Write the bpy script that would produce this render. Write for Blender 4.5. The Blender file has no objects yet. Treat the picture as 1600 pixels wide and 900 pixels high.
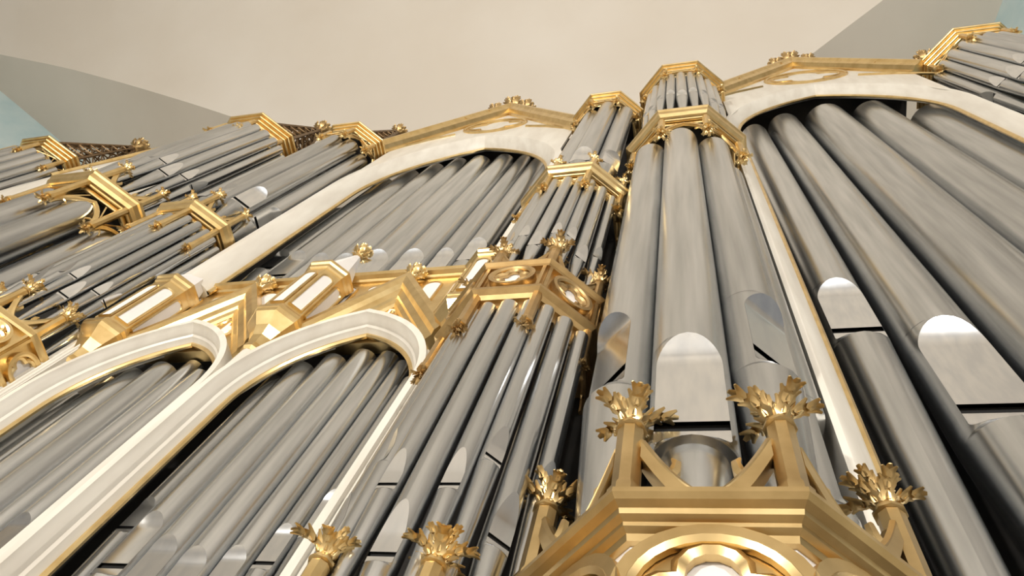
import bpy, math, random
from mathutils import Matrix, Vector
random.seed(7)
PI = math.pi
SC = bpy.context.scene
COL = SC.collection

# ------------------------------------------------------------------ camera
cam_d = bpy.data.cameras.new('camera'); cam = bpy.data.objects.new('camera', cam_d); COL.objects.link(cam)
cam_d.sensor_width = 36.0; cam_d.lens = 1166.393 / 1600 * 36.0
cam_d.clip_start = 0.02; cam_d.clip_end = 300
W2C = Matrix(((0.96942614, 0.14745426, 0.19613822), (0.06349936, -0.92283483, 0.37992593), (0.23702488, -0.35585548, -0.90398345)))
cam.matrix_world = W2C.transposed().to_4x4()
SC.camera = cam
# ------------------------------------------------------------------ light
SC.view_settings.view_transform = 'Standard'; SC.view_settings.look = 'None'
SC.view_settings.gamma = 1.0; SC.view_settings.use_curve_mapping = False
SC.view_settings.exposure = 0.12
wd = bpy.data.worlds.new('world'); SC.world = wd; wd.use_nodes = True
wd.node_tree.nodes['Background'].inputs[0].default_value = (1.0, 0.965, 0.91, 1)
wd.node_tree.nodes['Background'].inputs[1].default_value = 0.24
def lamp(name, kind, loc, target, energy, color, size=0.3, spot=None):
    d = bpy.data.lights.new(name, kind); o = bpy.data.objects.new(name, d); COL.objects.link(o)
    d.energy = energy; d.color = color
    if kind == 'AREA': d.size = size
    else: d.shadow_soft_size = size
    if spot: d.spot_size = spot; d.spot_blend = 0.8
    o.location = loc
    o.rotation_euler = (Vector(target) - Vector(loc)).to_track_quat('-Z', 'Y').to_euler()
    return o
lamp('nave_lamp', 'POINT', (-4.5, -8.0, 2.5), (0, 0, 0), 2350, (1.0, 0.945, 0.86), 0.3)
lamp('nave_lamp', 'POINT', (4.5, -8.0, 3.0), (0, 0, 0), 1850, (1.0, 0.96, 0.90), 0.3)

# ------------------------------------------------------------------ materials
def nt(name):
    m = bpy.data.materials.new(name); m.use_nodes = True
    t = m.node_tree; return m, t, t.nodes['Principled BSDF']
def noise_mix(t, bsdf, c1, c2, scale=(1, 1, 1), nscale=8.0, detail=4, lo=0.35, hi=0.65, coord='Object', rnd=0.0):
    tc = t.nodes.new('ShaderNodeTexCoord'); mp = t.nodes.new('ShaderNodeMapping'); mp.inputs['Scale'].default_value = scale
    nz = t.nodes.new('ShaderNodeTexNoise'); nz.inputs['Scale'].default_value = nscale; nz.inputs['Detail'].default_value = detail
    rp = t.nodes.new('ShaderNodeValToRGB'); rp.color_ramp.elements[0].position = lo; rp.color_ramp.elements[1].position = hi
    rp.color_ramp.elements[0].color = (*c1, 1); rp.color_ramp.elements[1].color = (*c2, 1)
    t.links.new(tc.outputs[coord], mp.inputs[0]); t.links.new(mp.outputs[0], nz.inputs['Vector']); t.links.new(nz.outputs['Fac'], rp.inputs[0])
    out = rp.outputs[0]
    if rnd:
        oi = t.nodes.new('ShaderNodeObjectInfo'); hs = t.nodes.new('ShaderNodeHueSaturation'); mr = t.nodes.new('ShaderNodeMapRange')
        mr.inputs['To Min'].default_value = 1 - rnd; mr.inputs['To Max'].default_value = 1 + rnd
        t.links.new(oi.outputs['Random'], mr.inputs[0]); t.links.new(mr.outputs[0], hs.inputs['Value']); t.links.new(out, hs.inputs['Color'])
        out = hs.outputs[0]
    t.links.new(out, bsdf.inputs['Base Color'])
    return nz
def bump(t, bsdf, nz, strength, dist):
    b = t.nodes.new('ShaderNodeBump'); b.inputs['Strength'].default_value = strength; b.inputs['Distance'].default_value = dist
    t.links.new(nz.outputs['Fac'], b.inputs['Height']); t.links.new(b.outputs[0], bsdf.inputs['Normal'])
def mat(name, c1, c2, metal, rough, **k):
    bs = k.pop('bump', None)
    m, t, b = nt(name); b.inputs['Metallic'].default_value = metal; b.inputs['Roughness'].default_value = rough
    nz = noise_mix(t, b, c1, c2, **k)
    if bs: bump(t, b, nz, *bs)
    return m
M = {}
M['gold'] = mat('gilded_wood', (0.70, 0.50, 0.22), (0.84, 0.64, 0.32), 1.0, 0.32, nscale=9, lo=0.3, hi=0.6, bump=(0.06, 0.003))
M['gold_brown'] = mat('brown_gilding', (0.46, 0.31, 0.14), (0.62, 0.44, 0.21), 1.0, 0.38, nscale=12, lo=0.3, hi=0.65, bump=(0.08, 0.003))  # browner gilding; on the slim tower's balcony the tone stands for shade
M['gold_mid'] = mat('worn_gilding', (0.52, 0.37, 0.17), (0.72, 0.54, 0.27), 1.0, 0.34, nscale=7, lo=0.3, hi=0.65, bump=(0.08, 0.003))
M['lattice'] = mat('dark_bronze_lattice', (0.14, 0.085, 0.04), (0.24, 0.15, 0.07), 0.7, 0.45, nscale=20)
M['tin'] = mat('pipe_metal', (0.47, 0.485, 0.495), (0.68, 0.695, 0.71), 1.0, 0.25, scale=(14, 14, 0.7), nscale=1.6, detail=6, lo=0.3, hi=0.7, rnd=0.10)
M['lip'] = mat('polished_lip_metal', (0.74, 0.76, 0.79), (0.86, 0.87, 0.88), 1.0, 0.20, scale=(8, 8, 2), nscale=3)
M['white'] = mat('cream_paint', (0.66, 0.62, 0.55), (0.76, 0.73, 0.66), 0.0, 0.36, scale=(3, 3, 0.6), nscale=3, detail=5)
M['panel'] = mat('pale_panel_paint', (0.72, 0.70, 0.70), (0.80, 0.78, 0.76), 0.0, 0.5, nscale=4)
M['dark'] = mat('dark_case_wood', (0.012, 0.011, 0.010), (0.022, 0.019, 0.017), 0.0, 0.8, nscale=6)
M['black'] = mat('mouth_shadow', (0.004, 0.004, 0.004), (0.006, 0.006, 0.006), 0.0, 0.9, nscale=6)
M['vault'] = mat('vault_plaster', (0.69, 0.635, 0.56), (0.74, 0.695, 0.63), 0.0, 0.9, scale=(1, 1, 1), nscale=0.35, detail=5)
M['vault_shaded'] = mat('shaded_vault_plaster', (0.62, 0.57, 0.50), (0.67, 0.62, 0.55), 0.0, 0.9, nscale=0.4, detail=5)  # same plaster toned down, shade of the side cells put into the colour
M['blue'] = mat('pale_blue_wall_paint', (0.46, 0.62, 0.66), (0.58, 0.70, 0.72), 0.0, 0.9, nscale=1.3, detail=6)
m_, t_, b_ = nt('added_window_glow'); M['pane'] = m_  # glowing surface, added to brighten the pipe lips and gilding
b_.inputs['Base Color'].default_value = (0.8, 0.85, 0.9, 1); b_.inputs['Emission Color'].default_value = (0.90, 0.95, 1.0, 1); b_.inputs['Emission Strength'].default_value = 1.35
M['floor'] = mat('stone_floor', (0.40, 0.36, 0.31), (0.50, 0.46, 0.40), 0.0, 0.6, nscale=2)
M['wall'] = mat('plaster_wall', (0.66, 0.61, 0.54), (0.72, 0.67, 0.6), 0.0, 0.9, nscale=0.8)

# ------------------------------------------------------------------ mesh helpers
class Fr:
    """local frame: u along, v up, w outward"""
    def __init__(s, O, U, V, W): s.O, s.U, s.V, s.W = Vector(O), Vector(U), Vector(V), Vector(W)
    def __call__(s, u, v, w=0.0): return s.O + s.U*u + s.V*v + s.W*w
WORLD = Fr((0, 0, 0), (1, 0, 0), (0, 0, 1), (0, -1, 0))       # u = x, v = z, w = -y
class MB:
    def __init__(s): s.v = []; s.f = []
    def add(s, vs, fs):
        n = len(s.v); s.v += [tuple(p) for p in vs]; s.f += [tuple(i+n for i in f) for f in fs]
    def box(s, F, u0, u1, v0, v1, w0, w1):
        s.add([F(u, v, w) for u in (u0, u1) for v in (v0, v1) for w in (w0, w1)],
              [(0, 1, 3, 2), (4, 6, 7, 5), (0, 4, 5, 1), (2, 3, 7, 6), (0, 2, 6, 4), (1, 5, 7, 3)])
    def strip(s, F, A, B, w0, w1, closed=False):
        """solid between 2D polylines A and B (same length), extruded w0..w1"""
        n = len(A); vs = []
        for a, b in zip(A, B): vs += [F(*a, w1), F(*b, w1), F(*b, w0), F(*a, w0)]
        fs = []
        for i in range(n if closed else n-1):
            j = (i+1) % n
            for k in range(4):
                l = (k+1) % 4; fs.append((4*i+k, 4*i+l, 4*j+l, 4*j+k))
        if not closed: fs += [(0, 3, 2, 1), (4*n-4, 4*n-3, 4*n-2, 4*n-1)]
        s.add(vs, fs)
    def prism(s, F, poly, w0, w1):
        n = len(poly); vs = [F(*p, w0) for p in poly] + [F(*p, w1) for p in poly]
        s.add(vs, [tuple(range(n-1, -1, -1)), tuple(range(n, 2*n))] + [(i, (i+1) % n, n+(i+1) % n, n+i) for i in range(n)])
    def tube(s, pts, r, n=6, closed=False):
        pts = [Vector(p) for p in pts]; m = len(pts); vs = []; ref = None
        for i in range(m):
            a = pts[(i-1) % m] if (closed or i) else pts[i]; b = pts[(i+1) % m] if (closed or i < m-1) else pts[i]
            t = (b-a).normalized()
            if ref is None: ref = Vector((0, 0, 1)) if abs(t.z) < 0.9 else Vector((1, 0, 0))
            x = t.cross(ref).normalized(); y = x.cross(t).normalized(); ref = y
            rr = r[i] if isinstance(r, (list, tuple)) else r
            vs += [pts[i] + x*rr*math.cos(2*PI*k/n) + y*rr*math.sin(2*PI*k/n) for k in range(n)]
        fs = []
        for i in range(m if closed else m-1):
            j = (i+1) % m
            fs += [(i*n+k, i*n+(k+1) % n, j*n+(k+1) % n, j*n+k) for k in range(n)]
        if not closed: fs += [tuple(range(n-1, -1, -1)), tuple(range((m-1)*n, m*n))]
        s.add(vs, fs)
    def lathe(s, O, prof, n=8, rot=0.0):
        O = Vector(O); m = len(prof); vs = []
        for r, z in prof: vs += [O + Vector((r*math.cos(rot+2*PI*k/n), r*math.sin(rot+2*PI*k/n), z)) for k in range(n)]
        fs = [(i*n+k, i*n+(k+1) % n, (i+1)*n+(k+1) % n, (i+1)*n+k) for i in range(m-1) for k in range(n)]
        fs += [tuple(range(n-1, -1, -1)), tuple(range((m-1)*n, m*n))]
        s.add(vs, fs)
    def sweep(s, F, path, prof, closed=False):
        """closed profile (d,w) swept along planar path (u,v); d = to the left-hand normal, mitred"""
        m = len(path); k = len(prof); vs = []
        for i in range(m):
            a = path[i-1] if (i or closed) else None; b = path[(i+1) % m] if (i < m-1 or closed) else None; p = path[i]
            def nr(q, r):
                dx, dy = r[0]-q[0], r[1]-q[1]; l = math.hypot(dx, dy) or 1; return (-dy/l, dx/l)
            n1 = nr(a, p) if a else nr(p, b); n2 = nr(p, b) if b else nr(a, p)
            nx, ny = n1[0]+n2[0], n1[1]+n2[1]; l2 = (nx*nx+ny*ny) or 1; nx, ny = 2*nx/l2, 2*ny/l2
            vs += [F(p[0]+nx*d, p[1]+ny*d, w) for d, w in prof]
        fs = []
        for i in range(m if closed else m-1):
            j = (i+1) % m
            fs += [(i*k+q, i*k+(q+1) % k, j*k+(q+1) % k, j*k+q) for q in range(k)]
        if not closed: fs += [tuple(range(k-1, -1, -1)), tuple(range((m-1)*k, m*k))]
        s.add(vs, fs)
    def octring(s, prof, yb):
        """closed profile (inradius, z) swept round the five front faces of an octagon centred on the origin"""
        k = len(prof); vs = []
        T = 0.41421356
        for c in range(6):
            for r, z in prof:
                vs.append([(-r, yb, z), (-r, -r*T, z), (-r*T, -r, z), (r*T, -r, z), (r, -r*T, z), (r, yb, z)][c])
        fs = [(i*k+q, i*k+(q+1) % k, (i+1)*k+(q+1) % k, (i+1)*k+q) for i in range(5) for q in range(k)]
        fs += [tuple(range(k-1, -1, -1)), tuple(range(5*k, 6*k))]
        s.add(vs, fs)
    def leaf(s, O, ang, L, w, phi0, curl, r0=0.0, n=7, sgn=1):
        O = Vector(O); er = Vector((math.cos(ang), math.sin(ang), 0)); et = Vector((-er.y, er.x, 0)); ez = Vector((0, 0, sgn))
        r, z = r0, 0.0; vs = []
        for i in range(n+1):
            t = i/n; ph = phi0 + curl*t
            ww = w*(0.25+0.75*math.sin(PI*min(1, 0.12+0.86*t)))*(1+0.30*math.cos(6.5*PI*t)); th = 0.22*w*(1-0.7*t)+0.0008
            c = O + er*r + ez*z; nm = er*math.cos(ph) - ez*math.sin(ph)
            vs += [c - et*ww, c + nm*th, c + et*ww, c - nm*th]
            r += L/n*math.sin(ph); z += L/n*math.cos(ph)
        fs = [(4*i+k, 4*i+(k+1) % 4, 4*i+4+(k+1) % 4, 4*i+4+k) for i in range(n) for k in range(4)] + [(0, 3, 2, 1), (4*n, 4*n+1, 4*n+2, 4*n+3)]
        s.add(vs, fs)
    def acanthus(s, O, ang, L, w, phi0, curl, r0, sgn, n=7):
        s.leaf(O, ang, L, w, phi0, curl, r0, n, sgn)
        O = Vector(O); er = Vector((math.cos(ang), math.sin(ang), 0)); r, z = r0, 0.0
        for i in range(1, 9):
            ph = phi0+curl*(i-.5)/9; r += L/9*math.sin(ph); z += L/9*math.cos(ph)
            if i in (2, 4, 6):
                for sg in (-1, 1):
                    s.leaf(O+er*r+Vector((0, 0, sgn*z)), ang+sg*(0.95-.06*i), L*(.46-.03*i), w*.62, max(.35, ph*.8), .8, 0.0, 4, sgn)
    def crocket(s, O, S, sgn=1, seed=0):
        """sprig of curling lobed leaves on the end of a post"""
        rn = random.Random(seed); O = Vector(O)
        s.lathe(O, [(0.24*S, 0), (0.34*S, sgn*0.05*S), (0.34*S, sgn*0.13*S), (0.22*S, sgn*0.18*S), (0.20*S, sgn*0.5*S), (0.08*S, sgn*0.95*S)], 8)
        for k in range(5):
            s.acanthus(O+Vector((0, 0, sgn*0.12*S)), k*2*PI/5+rn.uniform(-.25, .25), rn.uniform(1.0, 1.35)*S, 0.16*S, 0.15, 1.9+rn.uniform(-.4, .5), 0.12*S, sgn)
        for k in range(4):
            s.acanthus(O+Vector((0, 0, sgn*0.40*S)), (k+.5)*2*PI/4+rn.uniform(-.25, .25), rn.uniform(.85, 1.1)*S, 0.15*S, 0.0, 1.2+rn.uniform(-.4, .4), 0.07*S, sgn, 6)
    def bud(s, O, R):
        """knob of overlapping leaves on a ringed neck"""
        O = Vector(O)
        s.lathe(O, [(0.30*R, -1.5*R), (0.50*R, -1.4*R), (0.50*R, -1.25*R), (0.28*R, -1.15*R), (0.30*R, -0.95*R), (0.5*R, -0.75*R), (0.66*R, -0.3*R), (0.68*R, 0.1*R), (0.55*R, 0.45*R), (0.2*R, 0.75*R), (0.1*R, 0.8*R)], 10)
        for k in range(6):
            s.acanthus(O+Vector((0, 0, -0.85*R)), k*PI/3, 1.6*R, 0.24*R, 1.25, -1.7, 0.28*R, 1, 6)
        for k in range(6):
            s.acanthus(O+Vector((0, 0, -0.15*R)), (k+.5)*PI/3, 1.0*R, 0.24*R, 0.5, -0.9, 0.66*R, 1, 6)
        for k in range(5):
            s.acanthus(O+Vector((0, 0, 0.35*R)), k*2*PI/5, 0.75*R, 0.22*R, -0.1, 1.3, 0.40*R, 1, 5)
def build(name, mb, m, parent=None, smooth=None, loc=None):
    me = bpy.data.meshes.new(name); me.from_pydata(mb.v, [], mb.f); me.update()
    me.materials.append(M[m])
    if smooth is not None:
        me.polygons.foreach_set('use_smooth', [True]*len(me.polygons)); me.set_sharp_from_angle(angle=math.radians(smooth))
    o = bpy.data.objects.new(name, me); COL.objects.link(o)
    if parent is not None: o.parent = parent
    if loc is not None: o.location = loc
    return o
def tag(o, label, cat, group=None):
    o['label'] = label; o['category'] = cat
    if group: o['group'] = group
    return o
def thing(name, label, cat, loc=(0, 0, 0), rz=0.0, group=None):
    o = bpy.data.objects.new(name, None); COL.objects.link(o); o.empty_display_size = 0.1
    o.location = loc; o.rotation_euler = (0, 0, rz)
    return tag(o, label, cat, group)
def struct(o): o['kind'] = 'structure'; return o
def arch_pts(h, zs, rise, n=9):
    """pointed arch from (-h,zs) up to the apex and down to (h,zs)"""
    c = (rise*rise-h*h)/(2*h); R = h+c; a1 = math.atan2(rise, c); P = []
    for i in range(n): a = a1*i/(n-1); P.append((c-R*math.cos(a), zs+R*math.sin(a)))
    return P + [(-u, v) for u, v in P[-2::-1]]
S2 = math.sqrt(0.5)
FACES = {'F': (0, -1), 'L': (-S2, -S2), 'R': (S2, -S2), 'SL': (-1, 0), 'SR': (1, 0)}
def face(k, ap, z=0.0):
    nx, ny = FACES[k]
    return Fr((nx*ap, ny*ap, z), (-ny, nx, 0), (0, 0, 1), (nx, ny, 0))
def corners(ap):
    t = ap*0.41421356
    return [(-ap, -t), (-t, -ap), (t, -ap), (ap, -t)]

# ------------------------------------------------------------------ vault, walls, floor
def main_z(y): return 18.0 - 0.08*(y+6.0)**2
def on_vault(xz, yz):
    z = 14.0
    for _ in range(60): z = main_z(yz*z)
    return (xz*z, yz*z, z)
GL = [on_vault(*p) for p in [(-0.9929, -0.0383), (-0.8903, -0.0062), (-0.7923, 0.0313), (-0.6971, 0.0709), (-0.6318, 0.1)]]
GR = [on_vault(*p) for p in [(0.2348, 0.0637), (0.1934, 0.0901), (0.1464, 0.1209)]]
def interp(P, y):
    P = sorted((p[1], p[0]) for p in P)
    if y <= P[0][0]: a, b = P[0], P[1]
    elif y >= P[-1][0]: a, b = P[-2], P[-1]
    else:
        for a, b in zip(P, P[1:]):
            if a[0] <= y <= b[0]: break
    return a[1] + (b[1]-a[1])*(y-a[0])/(b[0]-a[0])
def xl(y): return max(-34.0, min(-0.3, interp(GL, y)))
def xr(y): return min(22.0, max(-0.2, interp(GR, y)))
ys = [3.2-0.2*i for i in range(26)] + [-2.0-1.0*i for i in range(1, 15)]
mb = MB(); vs = []
for y in ys:
    a, b = xl(y), xr(y)
    vs += [(a+(b-a)*i/12, y, main_z(y)) for i in range(13)]
mb.add(vs, [(13*j+i, 13*j+i+1, 13*j+14+i, 13*j+13+i) for j in range(len(ys)-1) for i in range(12)])
struct(build('ceiling', mb, 'vault', smooth=60))
def side_cell(fx):
    m = MB(); vs = []; yy = [y for y in ys if y >= -9.0]; k = 0
    for y in yy:
        x = fx(y); z = main_z(y)
        vs += [(x, y, z), (x, 3.3, z+0.001)]
    m.add(vs, [(2*j, 2*j+1, 2*j+3, 2*j+2) for j in range(len(yy)-1)])
    return m
struct(build('ceiling', side_cell(xl), 'vault_shaded', smooth=30))
struct(build('ceiling', side_cell(xr), 'vault_shaded', smooth=30))
def wall_seg(p, q, z0, z1, th):
    p, q = Vector((*p, 0)), Vector((*q, 0)); d = (q-p).normalized(); n = Vector((-d.y, d.x, 0))
    m = MB(); m.box(Fr((*p.xy, z0), d, (0, 0, 1), n), 0, (q-p).length, 0, z1-z0, 0, th); return m
struct(build('wall_left', wall_seg((-17.6, -1.2), (-13.2, 2.75), -1.6, 19, 0.2), 'blue'))
struct(build('wall_right', wall_seg((5.05, 2.6), (5.75, 0.6), -1.6, 19, 0.2), 'blue'))
mb = MB(); mb.box(WORLD, -20, 8, -1.6, 19, -3.6, -3.3); struct(build('wall_back', mb, 'wall'))
mb = MB(); mb.box(WORLD, -34, 22, -1.8, -1.6, -3.6, 16); struct(build('floor', mb, 'floor'))

mb = MB(); mb.box(WORLD, -26, 18, -1.6, 16, 19.0, 19.4); struct(build('wall_nave_added', mb, 'wall'))  # invented wall behind the camera, carries the added light openings
for i, x in enumerate((-11.0, -4.0, 3.0, 10.0)):
    P = [(x-1.5, 1.0), (x-1.5, 6.5)] + [(x+a, b) for a, b in arch_pts(1.5, 6.5, 2.6, 8)][1:-1] + [(x+1.5, 6.5), (x+1.5, 1.0)]
    F = Fr((0, -19.0, 0), (1, 0, 0), (0, 0, 1), (0, 1, 0))
    m = MB(); m.prism(F, P, 0.03, 0.05); w = struct(build('added_window_%d' % (i+1), m, 'pane'))  # unseen glowing opening, added as a light source
    m = MB(); m.tube([F(u, v, .06) for u, v in P], .12, 6, True)
    for z in (2.4, 3.8, 5.2, 6.6): m.tube([F(x-1.5, z, .06), F(x+1.5, z, .06)], .04, 5)
    m.tube([F(x, 1.0, .06), F(x, 9.0, .06)], .08, 5); build('added_window_frame', m, 'wall', w, 40)

# ------------------------------------------------------------------ organ pipes
def pipe(label, x, y, z0, zs, zt, r, rz=0.0, hgt=3.7, flat=0.72, group=None, pf=0.57, fr=0.985):
    """open metal pipe: tapering foot, flattened mouth with lips, cylindrical body; z0 foot, zs slot, zt top"""
    t = thing('organ_pipe', label, 'organ pipe', (x, y, z0), rz, group)
    cut = 0.38*r; ll = 0.75*r; h = hgt*r; p0 = pf*r
    rows = []                                                   # (z, radius, plane depth)
    zl = zs-cut-ll
    if zl - z0 > 0.02:
        for i in range(4):
            q = i/4; rows.append((z0+(zl-z0)*q, r*(0.36+(fr-.365)*q), None))
    if fr < .9: rows.append((zl-.02*r, r*fr, None))
    rows.append((zl, r*0.985, None))
    for q in (0.25, 0.5, 0.75): rows.append((zl+ll*0.45*q, r*0.99, r*0.99-(r*0.99-p0)*math.sin(q*PI/2)))
    il = len(rows)-4
    rows.append((zl+ll*0.45, r, p0)); rows.append((zs-cut, r, p0)); i0 = len(rows)-1
    rows.append((zs, r, p0)); i1 = len(rows)-1
    rows.append((zs+h*flat, r, p0))
    for q in (0.15, 0.3, 0.45, 0.6, 0.75, 0.88, 0.96): rows.append((zs+h*(flat+(1-flat)*q), r, math.sqrt(max(0, r*r-(r*r-p0*p0)*(1-q*q))) if flat > .5 else p0+(r-p0)*q))
    rows.append((zs+h, r, None)); i2 = len(rows)-1
    rows.append((zt, r, None))
    N = 30; mb = MB(); vs = []
    for z, R, p in rows:
        tc = math.acos(max(-1, min(1, p/R))) if p is not None else 0.0
        for k in range(N+1):
            th = tc + (2*PI-2*tc)*k/N; vs.append((R*math.sin(th), -R*math.cos(th), z-z0))
    fs = [(i*(N+1)+k, (i+1)*(N+1)+k, (i+1)*(N+1)+k+1, i*(N+1)+k+1) for i in range(len(rows)-1) for k in range(N)]
    # rim of sheet metal at the top
    b = len(vs); R = r*0.94
    for zz in (zt, zt-0.6*r):
        vs += [(R*math.sin(2*PI*k/N), -R*math.cos(2*PI*k/N), zz-z0) for k in range(N+1)]
    q = (len(rows)-1)*(N+1)
    fs += [(q+k, b+k, b+k+1, q+k+1) for k in range(N)] + [(b+k, b+N+1+k, b+N+2+k, b+k+1) for k in range(N)]
    mb.add(vs, fs); build('body', mb, 'tin', t, 38)
    def lipmesh(a, c):
        m = MB(); vs = []
        for z, R, p in rows[a:c+1]:
            pp = R if p is None else p; hw = math.sqrt(max(0, R*R-pp*pp))
            vs += [(hw*u, -pp-0.0006, z-z0) for u in (-1, -.5, 0, .5, 1)]
        m.add(vs, [(5*j+i, 5*j+i+1, 5*j+6+i, 5*j+5+i) for j in range(c-a) for i in range(4)]); return m
    build('upper_lip', lipmesh(i1, i2), 'lip', t, 25)
    build('lower_lip', lipmesh(il, i0), 'lip', t, 25)
    hw = math.sqrt(r*r-p0*p0)*0.99
    m = MB(); m.box(Fr((0, 0, -z0), (1, 0, 0), (0, 0, 1), (0, -1, 0)), -hw, hw, zs-cut-0.1*r, zs+0.1*r, p0-0.35*r, p0-0.16*r)
    build('mouth_shade', m, 'black', t)  # black block stands in for the shade inside the hollow mouth
    return t
ORD = ['first', 'second', 'third', 'fourth', 'fifth', 'sixth', 'seventh', 'eighth', 'ninth', 'tenth']
ANG = {'L': -PI/4, 'F': 0.0, 'R': PI/4, 'SR': PI/2, 'SL': -PI/2}
FN = {'L': 'left', 'F': 'front', 'R': 'right', 'SR': 'rear right', 'SL': 'rear left'}
def tower_pipes(C, ap, r, off, z0, zs_c, zs_s, zt, where, size, faces='LFR', n=3, hgt=3.7, flat=0.72, dside=0.0):
    for k in faces:
        F = face(k, ap)
        if n == 1:
            p = F(0, 0); s = zs_c if k == 'F' else (zs_s if not isinstance(zs_s, dict) else zs_s[k])
            pipe('%s pipe on the %s face, %s' % (size, FN[k], where), C[0]+p.x, C[1]+p.y, z0, s, zt, r, ANG[k], hgt, flat, '%s pipes of %s' % (size, where), fr=(.78 if where == 'the tall central tower' and k == 'F' else .985))
        else:
            for i, u in enumerate((-off, 0, off)):
                p = F(u, 0)
                pipe('%s pipe, %s of three, %s face, %s' % (size, ('left', 'middle', 'right')[i], FN[k], where), C[0]+p.x, C[1]+p.y, z0,
                     (zs_c if i == 1 else zs_s)+(dside if k != 'F' else 0), zt, r*(1.22 if i == 1 else 1.0), ANG[k], hgt, flat, '%s pipes of %s' % (size, where))
def bay_pipes(edges, slots, tops, z0, where, size, k=1.0):
    rm = max(b-a for a, b in zip(edges, edges[1:]))/2*0.915; Y = 1.665+rm
    for _ in range(4): Y = 1.665+rm*Y/1.8
    for i in range(len(slots)):
        a, b = edges[i], edges[i+1]; r = (b-a)/2*0.915*Y/1.8; f = Y/(1.665+r)
        pipe('%s pipe, %s from the left under %s' % (size, ORD[i], where), (a+b)/2*Y/1.8, Y, z0, slots[i]*f, tops[i]*(Y-r)/1.665, r, 0, 3.7, 0.72, '%s pipes under %s' % (size, where))

# ------------------------------------------------------------------ tower joinery
def skirt(F, h, ztop, drop, th=0.022, lift=0.06, plate=False):
    """tracery under a cornice: arched rib with cusps, the spandrels open (or filled by a plate)"""
    m = MB(); A = arch_pts(h*0.90, ztop-drop, drop-lift, 7)
    if plate:
        A = [(-h, ztop-drop)]+A+[(h, ztop-drop)]; m.strip(F, A, [(u, ztop) for u, v in A], -th, 0.0)
    else:
        B = arch_pts(h*0.90+.028, ztop-drop, drop-lift+.035, 7); m.strip(F, A, B, -th, 0.004)
        for sg in (-1, 1): m.tube([F(sg*h*.98, ztop-.62*drop, -th/2), F(sg*h*.45, ztop, -th/2)], .008, 4)
        A = [A[0]]+A+[A[-1]]
    m.tube([F(u, v, -th/2) for u, v in A[1:-1]], 0.35*th+0.004, 5)
    for sg in (-1, 1):                                          # cusps inside the arch
        u, v = A[3]; u = abs(u)*sg
        P = [F(u, v, -th/2), F(u*0.80, v-0.02*h, -th/2), F(u*0.66, v-0.16*h, -th/2), F(u*0.72, v-0.30*h, -th/2)]
        m.tube(P, [0.010, 0.009, 0.007, 0.003], 5)
    return m
def brace(F, h, z, hgt, th=0.02):
    """inverted arch between two posts standing on a cornice, with curled cusps"""
    m = MB(); n = 9; A = []; B = []
    for i in range(-n, n+1):
        t = i/n; a = abs(t)
        v = z + hgt*(a**1.55); A.append((h*t, v)); B.append((h*t, v-0.30*hgt-0.005))
    m.strip(F, A, [(u, max(z, v)) for u, v in B], -th, th)
    m.tube([F(u, v, th*0.6) for u, v in A], 0.011, 5)
    for sg in (-1, 1):
        u, v = A[n+5]; u *= sg
        m.tube([F(u, v, 0), F(u*0.86, v+0.10*hgt, 0), F(u*0.80, v+0.26*hgt, 0), F(u*0.93, v+0.36*hgt, 0)], [0.016, 0.015, 0.012, 0.004], 6)
    return m
def post(O, z0, z1, r):
    m = MB(); m.lathe((O[0], O[1], 0), [(r*1.25, z0), (r*1.25, z0+r), (r, z0+1.6*r), (r, z1)], 8, PI/8); return m
def quatrefoil(R, n=7):
    d, rho = 0.52*R, 0.46*R; P = []
    for q in range(4):
        for i in range(n):
            a = -PI/4 + PI/2*i/n; rr = d*math.cos(a)+math.sqrt(max(0, rho*rho-(d*math.sin(a))**2)); P.append((rr*math.cos(a+q*PI/2), rr*math.sin(a+q*PI/2)))
    return P
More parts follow.
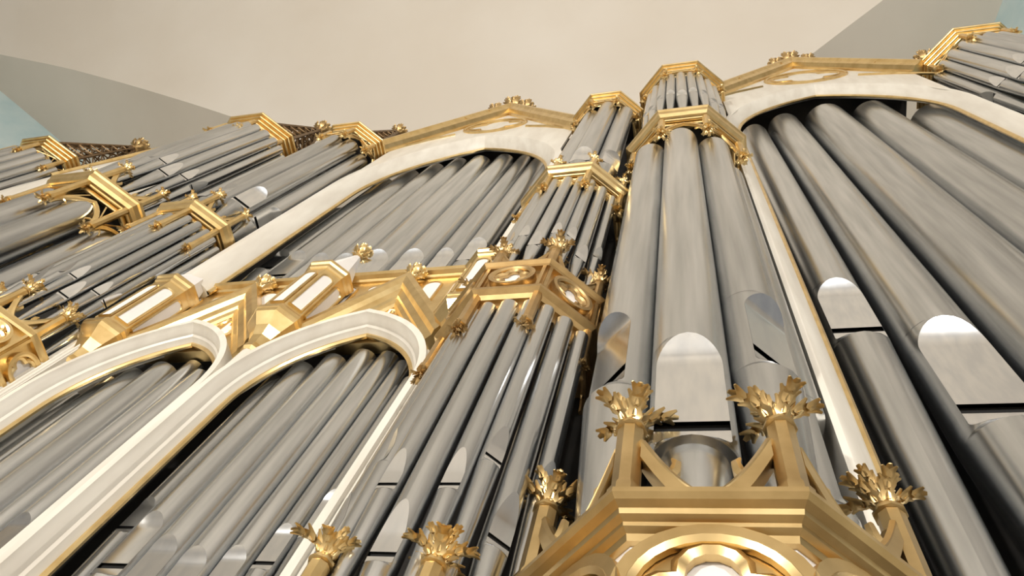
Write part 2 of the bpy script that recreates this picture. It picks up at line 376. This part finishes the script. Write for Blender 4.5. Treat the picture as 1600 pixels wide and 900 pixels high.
def tower_cornice(label, C, Z, a, k, yb, up=True, top=False, group='gilded tower cornices', gold='gold', seed=0, droplen=0.42, sk=0.34):
    """octagonal cornice ring Z = height of its widest edge, a = its inradius"""
    name = 'tower_cornice'
    t = thing(name, label, 'cornice', (C[0], C[1], Z), 0, group)
    m = MB()
    prof = [(a-.15*k, .06*k), (a-.012*k, .06*k)]
    if top:
        for i in range(4):
            c = (a-.016*k-.033*k*i, .035*k-.040*k*i)
            prof += [(c[0]+.017*k*math.cos(q), c[1]+.017*k*math.sin(q)) for q in (.9, .2, -.5, -1.2, -1.9)]
            prof.append((c[0]-.020*k, c[1]-.006*k))
    else:
        prof += [(a, .045*k), (a, .015*k), (a-.012*k, .0), (a-.022*k, -.045*k), (a-.045*k, -.068*k), (a-.062*k, -.070*k), (a-.062*k, -.055*k)]
        for i in range(2):
            c = (a-.080*k-.034*k*i, -.070*k-.036*k*i)
            prof += [(c[0]+.016*k*math.cos(q), c[1]+.016*k*math.sin(q)) for q in (.3, -.5, -1.2, -1.9, -2.6)]
            prof.append((c[0]-.019*k, c[1]+.006*k))
    prof.append((a-.15*k, -.10*k))
    m.octring(prof, yb); build('moulding', m, gold, t)
    m = MB(); t8 = 0.41421356*(a-.12*k); rr = a-.12*k
    m.prism(Fr((0, 0, 0), (1, 0, 0), (0, 1, 0), (0, 0, 1)), [(-rr, yb), (-rr, -t8), (-t8, -rr), (t8, -rr), (rr, -t8), (rr, yb)], -.06*k, .03*k)
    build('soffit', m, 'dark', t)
    ap = a-.085*k; h = ap*0.41421356
    for f in ('SL', 'L', 'F', 'R', 'SR'):
        F = face(f, ap); mm = skirt(F, h-0.01, -.16*k, sk*k)
        if top:
            mm.tube([F(-h*.9, -.30*k, .01), F(h*.55, -.17*k, .01)], .008, 4); mm.tube([F(h*.9, -.30*k, .01), F(-h*.55, -.17*k, .01)], .008, 4)
        build('tracery', mm, gold, t, 40)
    for i, (x, y) in enumerate(corners(ap+0.012)):
        z0, z1 = -droplen*k, (0.36*k if up else -.15*k)
        p = build('post', post((x, y), z0, z1, .030*k), gold, t, 40)
        m = MB(); m.crocket((x, y, z0), 0.070*k, -1, seed+i); build('leaf_drop', m, gold, p, 50)
        if up: m = MB(); m.crocket((x, y, z1), 0.085*k, 1, seed+i+9); build('leaf_finial', m, gold, p, 50)
    if up:
        for f in 'LFR': build('brace', brace(face(f, ap), h-.02, .045*k, .24*k, .014), gold, t, 40)
    return t
def tower_spire(label, C, Z, a, hgt, R):
    t = thing('tower_spire', label, 'spire', (C[0], C[1], Z), 0, 'openwork spires on the tower crowns')
    m = MB(); n = 8
    def P(k, q): ang = PI/8+k*PI/4; rr = a*(1-q)+0.05*q; return (rr*math.cos(ang), rr*math.sin(ang), hgt*q)
    for k in range(n): m.tube([P(k, 0), P(k, 1)], [0.026, 0.016], 5)
    build('rib', m, 'lattice', t)
    m = MB(); N = 7
    for k in range(n):
        for i in range(N):
            q0, q1 = 1-(1-i/N)**1.0, (i+1)/N
            m.tube([P(k, q0), P(k+1, q1)], 0.013, 4); m.tube([P(k+1, q0), P(k, q1)], 0.013, 4)
            m.tube([P(k, q1), P(k+1, q1)], 0.010, 4)
    o = build('lattice', m, 'lattice', t); o['kind'] = 'stuff'
    m = MB(); m.bud((0, 0, hgt+R*1.4), R); build('bud_finial', m, 'gold_brown', t, 50)
    return t
def balcony(label, C, Zt, Zb, a, k, yb, group, R, post_up, post_dn, skirt_h=0.0, seed=0, faces=('SL', 'L', 'F', 'R', 'SR'), gold='gold', big=False):
    """octagonal parapet between two cornices with a pierced quatrefoil on every face"""
    t = thing('tower_balcony', label, 'balcony', (C[0], C[1], Zb), 0, group)
    H = Zt-Zb; m = MB()
    if big: m.octring([(a-.16*k, H), (a-.015*k, H), (a, H-.010), (a, H-.025), (a-.012, H-.035), (a-.030, H-.042), (a-.034, H-.055), (a-.050, H-.062), (a-.052, H-.072), (a-.066, H-.080), (a-.070, H-.098), (a-.16*k, H-.098)], yb)
    else: m.octring([(a-.16*k, H), (a-.01*k, H), (a+.02*k, H-.012), (a+.02*k, H-.03*k), (a, H-.045*k), (a-.005*k, H-.065*k), (a-.16*k, H-.065*k)], yb)
    build('top_moulding', m, gold, t)
    m = MB()
    m.octring([(a-.16*k, .035*k), (a-.02*k, .035*k), (a-.005*k, .025*k), (a, .015*k), (a, -.012*k), (a-.03*k, -.03*k), (a-.05*k, -.05*k), (a-.16*k, -.05*k)], yb)
    build('bottom_moulding', m, gold, t)
    ap = a-(.085 if big else .035*k); h = ap*0.41421356; zc = H/2-.02*k if not big else H-.085-R*1.02
    ztp = H-(.09 if big else .06*k)
    for f in faces:
        hw = h if len(f) == 1 else h
        F = face(f, ap)
        m = MB(); m.box(F, -hw, hw, .03*k, ztp, -.03, 0.0); build('panel', m, 'panel' if big else gold, t)
        F2 = Fr(F(0, zc), F.U, F.V, F.W); n = 28
        Q = quatrefoil(R*0.80); Cc = [(R*math.cos(-PI/4+2*PI*i/n), R*math.sin(-PI/4+2*PI*i/n)) for i in range(n)]
        m = MB(); m.strip(F2, [(u*.90, v*.90) for u, v in Cc], [(u*1.06, v*1.06) for u, v in Cc], 0.0, .045*k, True)
        m.tube([F2(u*0.90, v*0.90, .030*k) for u, v in Cc], .016*k, 6, True)
        m.strip(F2, Q, [(u*.9, v*.9) for u, v in Cc], 0.0, .018*k, True)
        m.tube([F2(u, v, .018*k) for u, v in Q], .019*k, 6, True)
        o = build('quatrefoil', m, gold, t, 50)
        m = MB(); m.prism(F2, [(u*.92, v*.92) for u, v in Cc], -.01, .004); build('medallion', m, 'panel', t)
        if not big:
            for sg in (-1, 1):
                m = MB(); m.box(F, sg*hw-.02*k*(sg > 0)-0.0, sg*hw+.02*k*(sg < 0), .03*k, ztp, 0, .03*k); build('corner_frame', m, gold, t)
    apo = a-.05*k
    for i, (x, y) in enumerate(corners(apo)):
        p = build('post', post((x, y), H-.01, H+post_up, .034*k), gold, t, 40)
        m = MB(); m.crocket((x, y, H+post_up), 0.120*k, 1, seed+i); build('leaf_finial', m, gold, p, 50)
        if post_dn:
            p = build('post', post((x, y), -post_dn, H*0.98, .030*k), gold, t, 40)
            m = MB(); m.crocket((x, y, -post_dn), 0.066*k, -1, seed+i+5); build('leaf_drop', m, gold, p, 50)
    hh = apo*0.41421356
    for f in 'LFR': build('brace', brace(face(f, apo), hh-.03*k, H, post_up*0.78, .022*k), gold, t, 40)
    if skirt_h:
        for f in ('SL', 'L', 'F', 'R', 'SR'): build('tracery', skirt(face(f, a-.07*k), (a-.07*k)*.414-.01, -.05*k, skirt_h, .02, .03, True), gold, t, 40)
    return t
T0, T2, T3, T4, TC, TR = (0.0, 1.48), (-0.775, 1.48), (-3.95, 1.48), (-5.0, 1.32), (-8.94, 1.36), (3.36, 1.654)
# central tower
balcony('large gilded balcony with quatrefoil panels at the bottom centre', T0, 1.345, 0.80, 0.48, 1.0, 0.2, 'tower balconies', 0.185, 0.27, 0, 0, 1, big=True, gold='gold_mid')
tower_pipes((-0.030, 1.48), 0.315, 0.119, 0, 0.95, 1.74, {'L': 2.17, 'R': 2.27, 'SR': 1.9}, 5.64, 'the tall central tower', 'very wide', ('L', 'F', 'R', 'SR'), n=1)
tower_cornice('gilded cornice across the tall central tower, above its three wide pipes', T0, 6.23, 0.48, 1.0, 0.25, up=False, seed=11, droplen=0.55)
tower_pipes(T0, 0.385, 0.046, 0.106, 6.30, 7.35, 7.55, 9.02, 'top storey of tall central tower', 'slim')
tower_crown0 = tower_cornice('gilded crown on top of the tall central tower', T0, 9.41, 0.50, 1.0, 0.25, up=False, top=True, seed=21, droplen=0.34, sk=0.26, group='gilded tower crowns')
tower_spire('openwork spire above the crown of the tall central tower', T0, 9.5, 0.36, 1.5, 0.10)
# slimmer tower on its left
balcony('gilded balcony, mostly below the frame, under the slim left tower', (-0.745, 1.48), 0.98, 0.55, 0.375, 0.8, 0.2, 'tower balconies', 0.12, 0.25, 0, 0, 31)
tower_pipes((-0.748, 1.48), 0.305, 0.034, 0.089, 0.9, 1.29, 1.56, 2.76, 'lower storey of slim left tower', 'slender', flat=0.3, hgt=4.2, dside=0.16)
balcony('brown-toned gilded balcony with quatrefoils halfway up the slim left tower', T2, 3.155, 2.86, 0.362, 0.8, 0.25, 'tower balconies', 0.100, 0.22, 0.30, 0.22, 41, gold='gold_brown')
tower_pipes(T2, 0.300, 0.033, 0.088, 3.16, 3.52, 3.70, 4.86, 'middle storey of slim left tower', 'slender', flat=0.3, hgt=4.2)
tower_cornice('gilded cornice between the middle and top pipes of the slim left tower', T2, 5.02, 0.383, 0.8, 0.25, up=True, seed=51)
tower_pipes(T2, 0.245, 0.092, 0, 5.08, 5.50, 5.62, 8.12, 'top storey of slim left tower', 'wide', n=1)
tower_cornice('gilded crown on top of the slim left tower', (-0.81, 1.48), 8.39, 0.395, 0.85, 0.25, up=False, top=True, seed=61, droplen=0.36, sk=0.28, group='gilded tower crowns')
tower_spire('openwork spire above the crown of the slim left tower', (-0.81, 1.48), 8.46, 0.28, 1.35, 0.09)
# its twin beyond the left bay
balcony('gilded balcony with quatrefoils cut by the left edge of the picture', T3, 3.17, 2.86, 0.362, 0.8, 0.25, 'tower balconies', 0.100, 0.22, 0.30, 0.22, 71)
tower_pipes(T3, 0.300, 0.034, 0.086, 3.18, 3.56, 3.74, 4.98, 'middle storey of twin tower', 'slender', ('L', 'F', 'R', 'SR'), flat=0.3, hgt=4.2)
tower_cornice('gilded cornice of the twin tower beyond the white arch, leaf sprigs above and below', (-3.97, 1.48), 5.13, 0.385, 0.9, 0.25, up=True, seed=81, droplen=0.5)
tower_pipes(T3, 0.250, 0.095, 0, 5.2, 5.55, 5.65, 8.10, 'top storey of twin tower', 'wide', ('L', 'F', 'R', 'SR'), n=1)
tower_cornice('gilded crown with lattice spire, nearest the left end of the white gable', (-3.9, 1.48), 8.37, 0.42, 0.9, 0.25, up=False, top=True, seed=91, droplen=0.42, sk=0.32, group='gilded tower crowns')
tower_spire('openwork spire above the crown nearest the left end of the white gable', (-3.9, 1.48), 8.45, 0.30, 1.45, 0.105)
# wide tower at far left
tower_pipes(T4, 0.350, 0.128, 0, 1.5, 2.1, 2.3, 5.0, 'the wide far-left tower', 'very wide', ('L', 'F', 'R', 'SR'), n=1)
tower_cornice('gilded cornice of the wide far-left tower, above its very wide pipes', (-4.95, 1.32), 5.24, 0.53, 1.0, 0.3, up=True, seed=101, droplen=0.5)
tower_pipes(T4, 0.430, 0.052, 0.120, 5.3, 6.0, 6.15, 7.9, 'top storey of wide far-left tower', 'slim', ('L', 'F', 'R', 'SR'), flat=0.3, hgt=4.2)
tower_cornice('gilded crown with lattice spire on the wide far-left tower', (-5.06, 1.32), 8.2, 0.525, 1.0, 0.3, up=False, top=True, seed=111, droplen=0.48, sk=0.34, group='gilded tower crowns')
tower_spire('openwork spire above the crown of the wide far-left tower', (-5.06, 1.32), 8.3, 0.42, 1.60, 0.12)
# outermost tower, top left
tower_pipes(TC, 0.450, 0.056, 0.125, 5.5, 6.2, 6.3, 8.72, 'outermost tower, top left corner', 'slim', ('L', 'F', 'R', 'SR'))
tower_cornice('gilded crown of the outermost tower in the top left corner', TC, 9.04, 0.56, 1.1, 0.3, up=False, top=True, seed=121, droplen=0.45, sk=0.34, group='gilded tower crowns')
tower_spire('openwork spire above the outermost crown in the top left corner', TC, 9.14, 0.48, 1.75, 0.14)
# right tower
tower_pipes(TR, 0.477, 0.058, 0.132, 6.55, 7.75, 7.95, 9.65, 'the tower cut by the right edge', 'slim', ('SL', 'L', 'F', 'R'), flat=0.3, hgt=4.2)
tower_cornice('gilded crown of the tower cut by the right edge', TR, 10.0, 0.594, 1.05, 0.3, up=False, top=True, seed=131, droplen=0.42, sk=0.30, group='gilded tower crowns')
tower_spire('openwork spire behind the crown at the right edge', TR, 10.1, 0.44, 1.6, 0.15)

# ------------------------------------------------------------------ bays: arches, gables, pipes
def bay_arch(label, cx, Yw, hw, zbot, zs, rise, splay, dep, dmax, rake_half, rake_low, rake_apex, group, big=True, seed=0, prof=None, rake_w=0.0):
    t = thing('bay_arch', label, 'arch', (cx, Yw, zbot), 0, group)
    F = Fr((0, 0, -zbot), (1, 0, 0), (0, 0, 1), (0, -1, 0))
    A = arch_pts(hw, zs, rise, 14); path = [(-hw, zbot)]+A+[(hw, zbot)]      # left to right over the top: left normal = outward/up
    prof = prof or [(0, 0), (splay*.25, dep*.35), (splay*.5, dep*.55), (splay*.9, dep*.95), (splay, dep), (dmax, dep), (dmax, -.04), (splay*.6, -.04), (0, -.012)]
    m = MB(); m.sweep(F, path, prof); build('arch_moulding', m, 'white', t, 32)
    m = MB(); b = 0.018 if big else 0.013
    m.sweep(F, path, [(-b, b*.2), (-b*.3, b), (b*.8, b), (b*.8, -.012), (-b*.6, -.012)]); build('gold_edge', m, 'gold', t, 30)
    # gable
    w0 = dep+rake_w
    def gz(u): return rake_apex-(rake_apex-rake_low)*abs(u)/rake_half
    P = [(-rake_half, rake_low), (0, rake_apex), (rake_half, rake_low)]
    m = MB(); q = 1.0 if big else 0.8
    if not big: m.sweep(F, P, [(-.06, w0-.03), (-.06, w0+.02), (-.045, w0+.035), (-.02, w0+.045), (-.01, w0+.06), (.03, w0+.075), (.05, w0+.10), (.09, w0+.115), (.125, w0+.115), (.135, w0-.04)])
    else: m.sweep(F, P, [(0.0, w0-.05*q), (0.0, w0+.02*q), (.03*q, w0+.03*q), (.05*q, w0+.08*q), (.10*q, w0+.10*q), (.13*q, w0+.13*q), (.16*q, w0+.13*q), (.17*q, w0-.05*q)])
    g = build('gable', m, 'gold', t)
    n = 14; us = [(-1+2*i/n)*(hw+dmax*0.6) for i in range(n+1)]
    def az(u):
        u = abs(u); c = (rise*rise-hw*hw)/(2*hw); R = hw+c+dmax*.8
        return zs+math.sqrt(max(0, R*R-(u+c)**2)) if u+c < R else zs
    L = [(u, az(u)) for u in us if gz(u) > az(u)+0.005]; U = [(u, gz(u)) for u, _ in L]
    if len(L) > 1:
        m = MB(); m.strip(F, L, U, w0-.03*q, w0-.004); build('spandrel', m, 'white', t)
    # tracery in the gable: ring with quatrefoil
    zc = (az(0)*0.60+rake_apex*0.40); R = (rake_apex-az(0))*0.29
    F2 = Fr(F(0, zc, w0-.01*q), F.U, F.V, F.W); n = 28
    Cc = [(R*math.cos(-PI/4+2*PI*i/n), R*math.sin(-PI/4+2*PI*i/n)) for i in range(n)]; Q = quatrefoil(R*.86)
    m = MB(); m.tube([F2(u, v, .01) for u, v in Cc], .022*q, 6, True); m.strip(F2, Q, Cc, 0, .012, True); m.tube([F2(u, v, .012) for u, v in Q], .014*q, 5, True)
    for sg in (-1, 1):
        lo = [(sg*R*1.15, zc-R*.75), (sg*R*1.9, zc-R*1.25), (sg*R*2.9, zc-R*2.3)]
        m.tube([F(u, v, w0) for u, v in lo], [.02*q, .024*q, .008*q], 5)
    build('gable_tracery', m, 'gold', t, 50)
    # crockets along the rakes
    if big:
        L = math.hypot(rake_half, rake_apex-rake_low)
        for sg in (-1, 1):
            for i in range(1, 5):
                q2 = i/5; u = sg*rake_half*q2; v = gz(u)+.19
                m = MB(); m.crocket(F(u, v, w0+.03), 0.10, 1, seed+i); build('crocket', m, 'gold_brown', g, 50)
        m = MB()
        for du, dv, s in ((0, .42, .16), (-.22, .24, .12), (.22, .24, .12)): m.bud(F(du, rake_apex+dv, w0+.03), s)
        build('finial', m, 'gold_brown', g, 50)
    else:
        m = MB(); m.bud(F(0, rake_apex+.34, w0+.06), 0.070); build('bud_finial', m, 'gold', g, 50)
    return t
bay_arch('big white pointed arch over the grey pipes left of the slim tower', -2.36, 1.62, 1.02, 4.4, 7.0, 1.755, .10, .15, .17, 1.25, 8.30, 10.30, 'big white bay arches', seed=1)
bay_arch('big white pointed arch over the large pipes on the right', 1.57, 1.62, 1.02, -1.55, 8.03, 1.755, .10, .13, .125, 1.08, 9.87, 11.60, 'big white bay arches', seed=2)
bay_arch('white arch of the farthest bay behind the far-left tower', -6.90, 1.37, 0.97, 4.4, 7.2, 1.755, .30, .12, .48, 1.40, 8.50, 10.87, 'big white bay arches', seed=3, rake_w=-.13)
LP = [(0, 0), (.012, .02), (.020, .045), (.032, .055), (.036, .075), (.052, .095), (.060, .120), (.095, .120), (.095, -.04), (.05, -.04), (0, -.012)]
bay_arch('small white pointed arch, right of the two under the turrets', -1.80, 1.62, 0.47, -1.55, 2.8, .729, .06, .12, .095, .40, 3.40, 4.08, 'small white bay arches', False, 4, LP, -.155)
bay_arch('small white pointed arch, left of the two under the turrets', -2.93, 1.62, 0.47, -1.55, 2.8, .729, .06, .12, .095, .40, 3.40, 4.08, 'small white bay arches', False, 5, LP, -.155)
bay_pipes([-3.54, -3.34, -3.08, -2.83, -2.56, -2.24, -1.96, -1.75, -1.52], [5.15, 4.98, 4.88, 4.78, 4.72, 4.74, 4.82, 4.98], [7.92, 8.28, 8.48, 8.66, 8.66, 8.58, 8.38, 8.15], 4.1, 'the big arch left of the slim tower', 'grey')
bay_pipes([-2.39, -2.29, -2.13, -1.96, -1.79, -1.65, -1.54, -1.41], [2.00, 1.81, 1.66, 1.60, 1.66, 1.83, 2.00], [3.20, 3.34, 3.42, 3.46, 3.42, 3.30, 3.12], 0.9, 'the right of the two small white arches', 'narrow')
bay_pipes([-3.67, -3.55, -3.44, -3.27, -3.07, -2.94, -2.80, -2.66], [2.00, 1.81, 1.66, 1.60, 1.66, 1.83, 2.00], [3.10, 3.26, 3.36, 3.42, 3.42, 3.30, 3.12], 0.9, 'the left of the two small white arches', 'narrow')
bay_pipes([0.60, 0.905, 1.29, 1.79, 2.23, 2.68], [3.57, 2.86, 2.25, 2.25, 2.85], [8.70, 9.15, 9.48, 9.34, 8.75], 0.2, 'the big right-hand arch', 'large')

# parapet behind the small gables
def parapet():
    t = thing('parapet', 'gilded parapet with blind arcading behind the small gables', 'parapet', (-2.36, 1.67, 3.55))
    F = Fr((0, 0, -3.55), (1, 0, 0), (0, 0, 1), (0, -1, 0))
    m = MB(); m.box(F, -1.2, 1.2, 3.5, 4.46, -.05, .02); build('board', m, 'gold', t)
    m = MB(); m.sweep(F, [(-1.2, 4.46), (1.2, 4.46)], [(0, -.05), (0, .03), (.02, .04), (.03, .07), (.06, .08), (.06, -.05)]); build('cornice', m, 'gold', t)
    for i in range(12):
        u = -1.1+i*.2
        A = [(u-.06, 3.75), (u-.06, 4.32)]+[(u-.06*math.cos(PI*j/8), 4.32+.06*math.sin(PI*j/8)) for j in range(1, 8)]+[(u+.06, 4.32), (u+.06, 3.75)]
        m = MB(); m.prism(F, A[::-1], .015, .024); build('panel', m, 'panel', t)
        m = MB(); m.tube([F(a, b, .022) for a, b in A], .010, 5); build('panel_bead', m, 'gold', t, 50)
parapet()
def turret(label, x, y, z0, z1, a, seed):
    t = thing('turret', label, 'turret', (x, y, z0), 0, 'small octagonal turrets between the gables'); H = z1-z0
    m = MB(); m.octring([(a*.25, 0), (a*.88, 0), (a*.88, H), (a*.25, H)], .06); build('body', m, 'gold', t)
    m = MB(); m.octring([(a*.2, .02), (a*.9, .02), (a*.93, .03), (a, .0), (a, -.03), (a*.93, -.04), (a*.2, -.04)], .06); build('base_moulding', m, 'gold', t)
    m = MB(); m.octring([(a*.2, H+.05), (a*.97, H+.05), (a*1.04, H+.03), (a*1.04, H+.0), (a*.97, H-.015), (a*.95, H-.04), (a*.88, H-.05), (a*.2, H-.05)], .06); build('top_moulding', m, 'gold', t)
    h = a*.88*.414
    for f in ('SL', 'L', 'F', 'R', 'SR'):
        F = face(f, a*.88); w = h*.70
        A = [(-w, .07), (-w, H-.17)]+[(-w*math.cos(PI*j/8), H-.17+w*math.sin(PI*j/8)) for j in range(1, 8)]+[(w, H-.17), (w, .07)]
        m = MB(); m.prism(F, A[::-1], 0, .006); p = build('panel', m, 'panel', t)
        m = MB(); m.tube([F(u, v, .006) for u, v in A], .008, 5, True); build('panel_bead', m, 'gold', p, 50)
    m = MB(); c = a/math.cos(PI/8)
    m.lathe((0, 0, 0), [(c*.98, -.03), (c*.93, -.06), (c*.60, -.13), (c*.42, -.20), (c*.34, -.27), (c*.36, -.29), (c*.36, -.31), (c*.28, -.33)], 8, PI/8); build('corbel', m, 'gold', t)
    m = MB(); m.lathe((0, 0, 0), [(c*.26, -.32), (c*.26, -1.6)], 12); build('colonnette', m, 'white', t, 40)
    m = MB(); m.lathe((0, 0, 0), [(c*.80, H+.05), (c*.16, H+.52)], 8, PI/8); build('spire', m, 'panel', t)
    m = MB(); m.bud((0, 0, H+.63), .070); build('bud_finial', m, 'gold', t, 50)
turret('white-panelled turret with bud finial, between the two small arches', -2.36, 1.565, 3.56, 4.235, .162, 1)
turret('white-panelled turret with bud finial, left of both small arches', -3.52, 1.565, 3.52, 4.21, .162, 2)
turret('white-panelled turret half hidden by the brown-toned balcony', -1.22, 1.565, 3.56, 4.235, .162, 3)

# case woodwork: pilasters beside the arches and the dark interior
def slab(name, label, cat, x0, x1, z0, z1, y0, y1, m_, flutes=0):
    m = MB(); m.box(Fr(((x0+x1)/2, y0, z0), (1, 0, 0), (0, 0, 1), (0, -1, 0)), -(x1-x0)/2, (x1-x0)/2, 0, z1-z0, -(y1-y0), 0)
    for i in range(flutes):
        u = x0+(x1-x0)*(i+.5)/flutes; m.tube([(u, y0, z0), (u, y0, z1)], (x1-x0)/flutes*.3, 8)
    return tag(build(name, m, m_, None, 40), label, cat)
slab('pilaster', 'white fluted pilaster between the right small arch and the slim tower', 'pilaster', -1.23, -1.13, -1.6, 3.45, 1.52, 1.9, 'white', 3)
slab('pilaster', 'white pilaster left of both small arches', 'pilaster', -3.62, -3.50, -1.6, 3.5, 1.5, 1.9, 'white', 3)
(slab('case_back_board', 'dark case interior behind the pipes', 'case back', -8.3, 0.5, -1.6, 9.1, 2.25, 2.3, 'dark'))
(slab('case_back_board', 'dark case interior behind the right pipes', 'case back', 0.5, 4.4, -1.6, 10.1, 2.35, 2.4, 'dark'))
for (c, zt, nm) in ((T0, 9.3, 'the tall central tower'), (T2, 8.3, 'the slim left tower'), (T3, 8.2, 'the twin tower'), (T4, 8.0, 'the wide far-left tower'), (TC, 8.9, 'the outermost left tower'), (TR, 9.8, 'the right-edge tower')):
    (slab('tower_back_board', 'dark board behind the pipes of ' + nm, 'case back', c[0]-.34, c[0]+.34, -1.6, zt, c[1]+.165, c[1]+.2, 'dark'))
slab('gap_shade_board', 'added dark board shading the gap above the left bay pipes', 'board', -3.45, -1.27, 9.02, 9.06, 1.66, 2.24, 'dark')  # near-black boards added to darken the gaps over the pipe tops
slab('gap_shade_board', 'added dark board shading the gap above the right bay pipes', 'board', 0.5, 2.65, 10.02, 10.06, 1.66, 2.34, 'dark')
for n, (c, zt, a) in enumerate(((T4, 1.48, .52), (TC, 5.48, .55), (TR, 6.53, .58))):        # plain case bases under towers whose feet lie outside the frame
    m = MB(); m.octring([(a-.2, -1.6), (a, -1.6), (a, zt), (a-.2, zt)], .25); struct(build('trim_%d' % (n+1), m, 'white', None, None, (c[0], c[1], 0)))
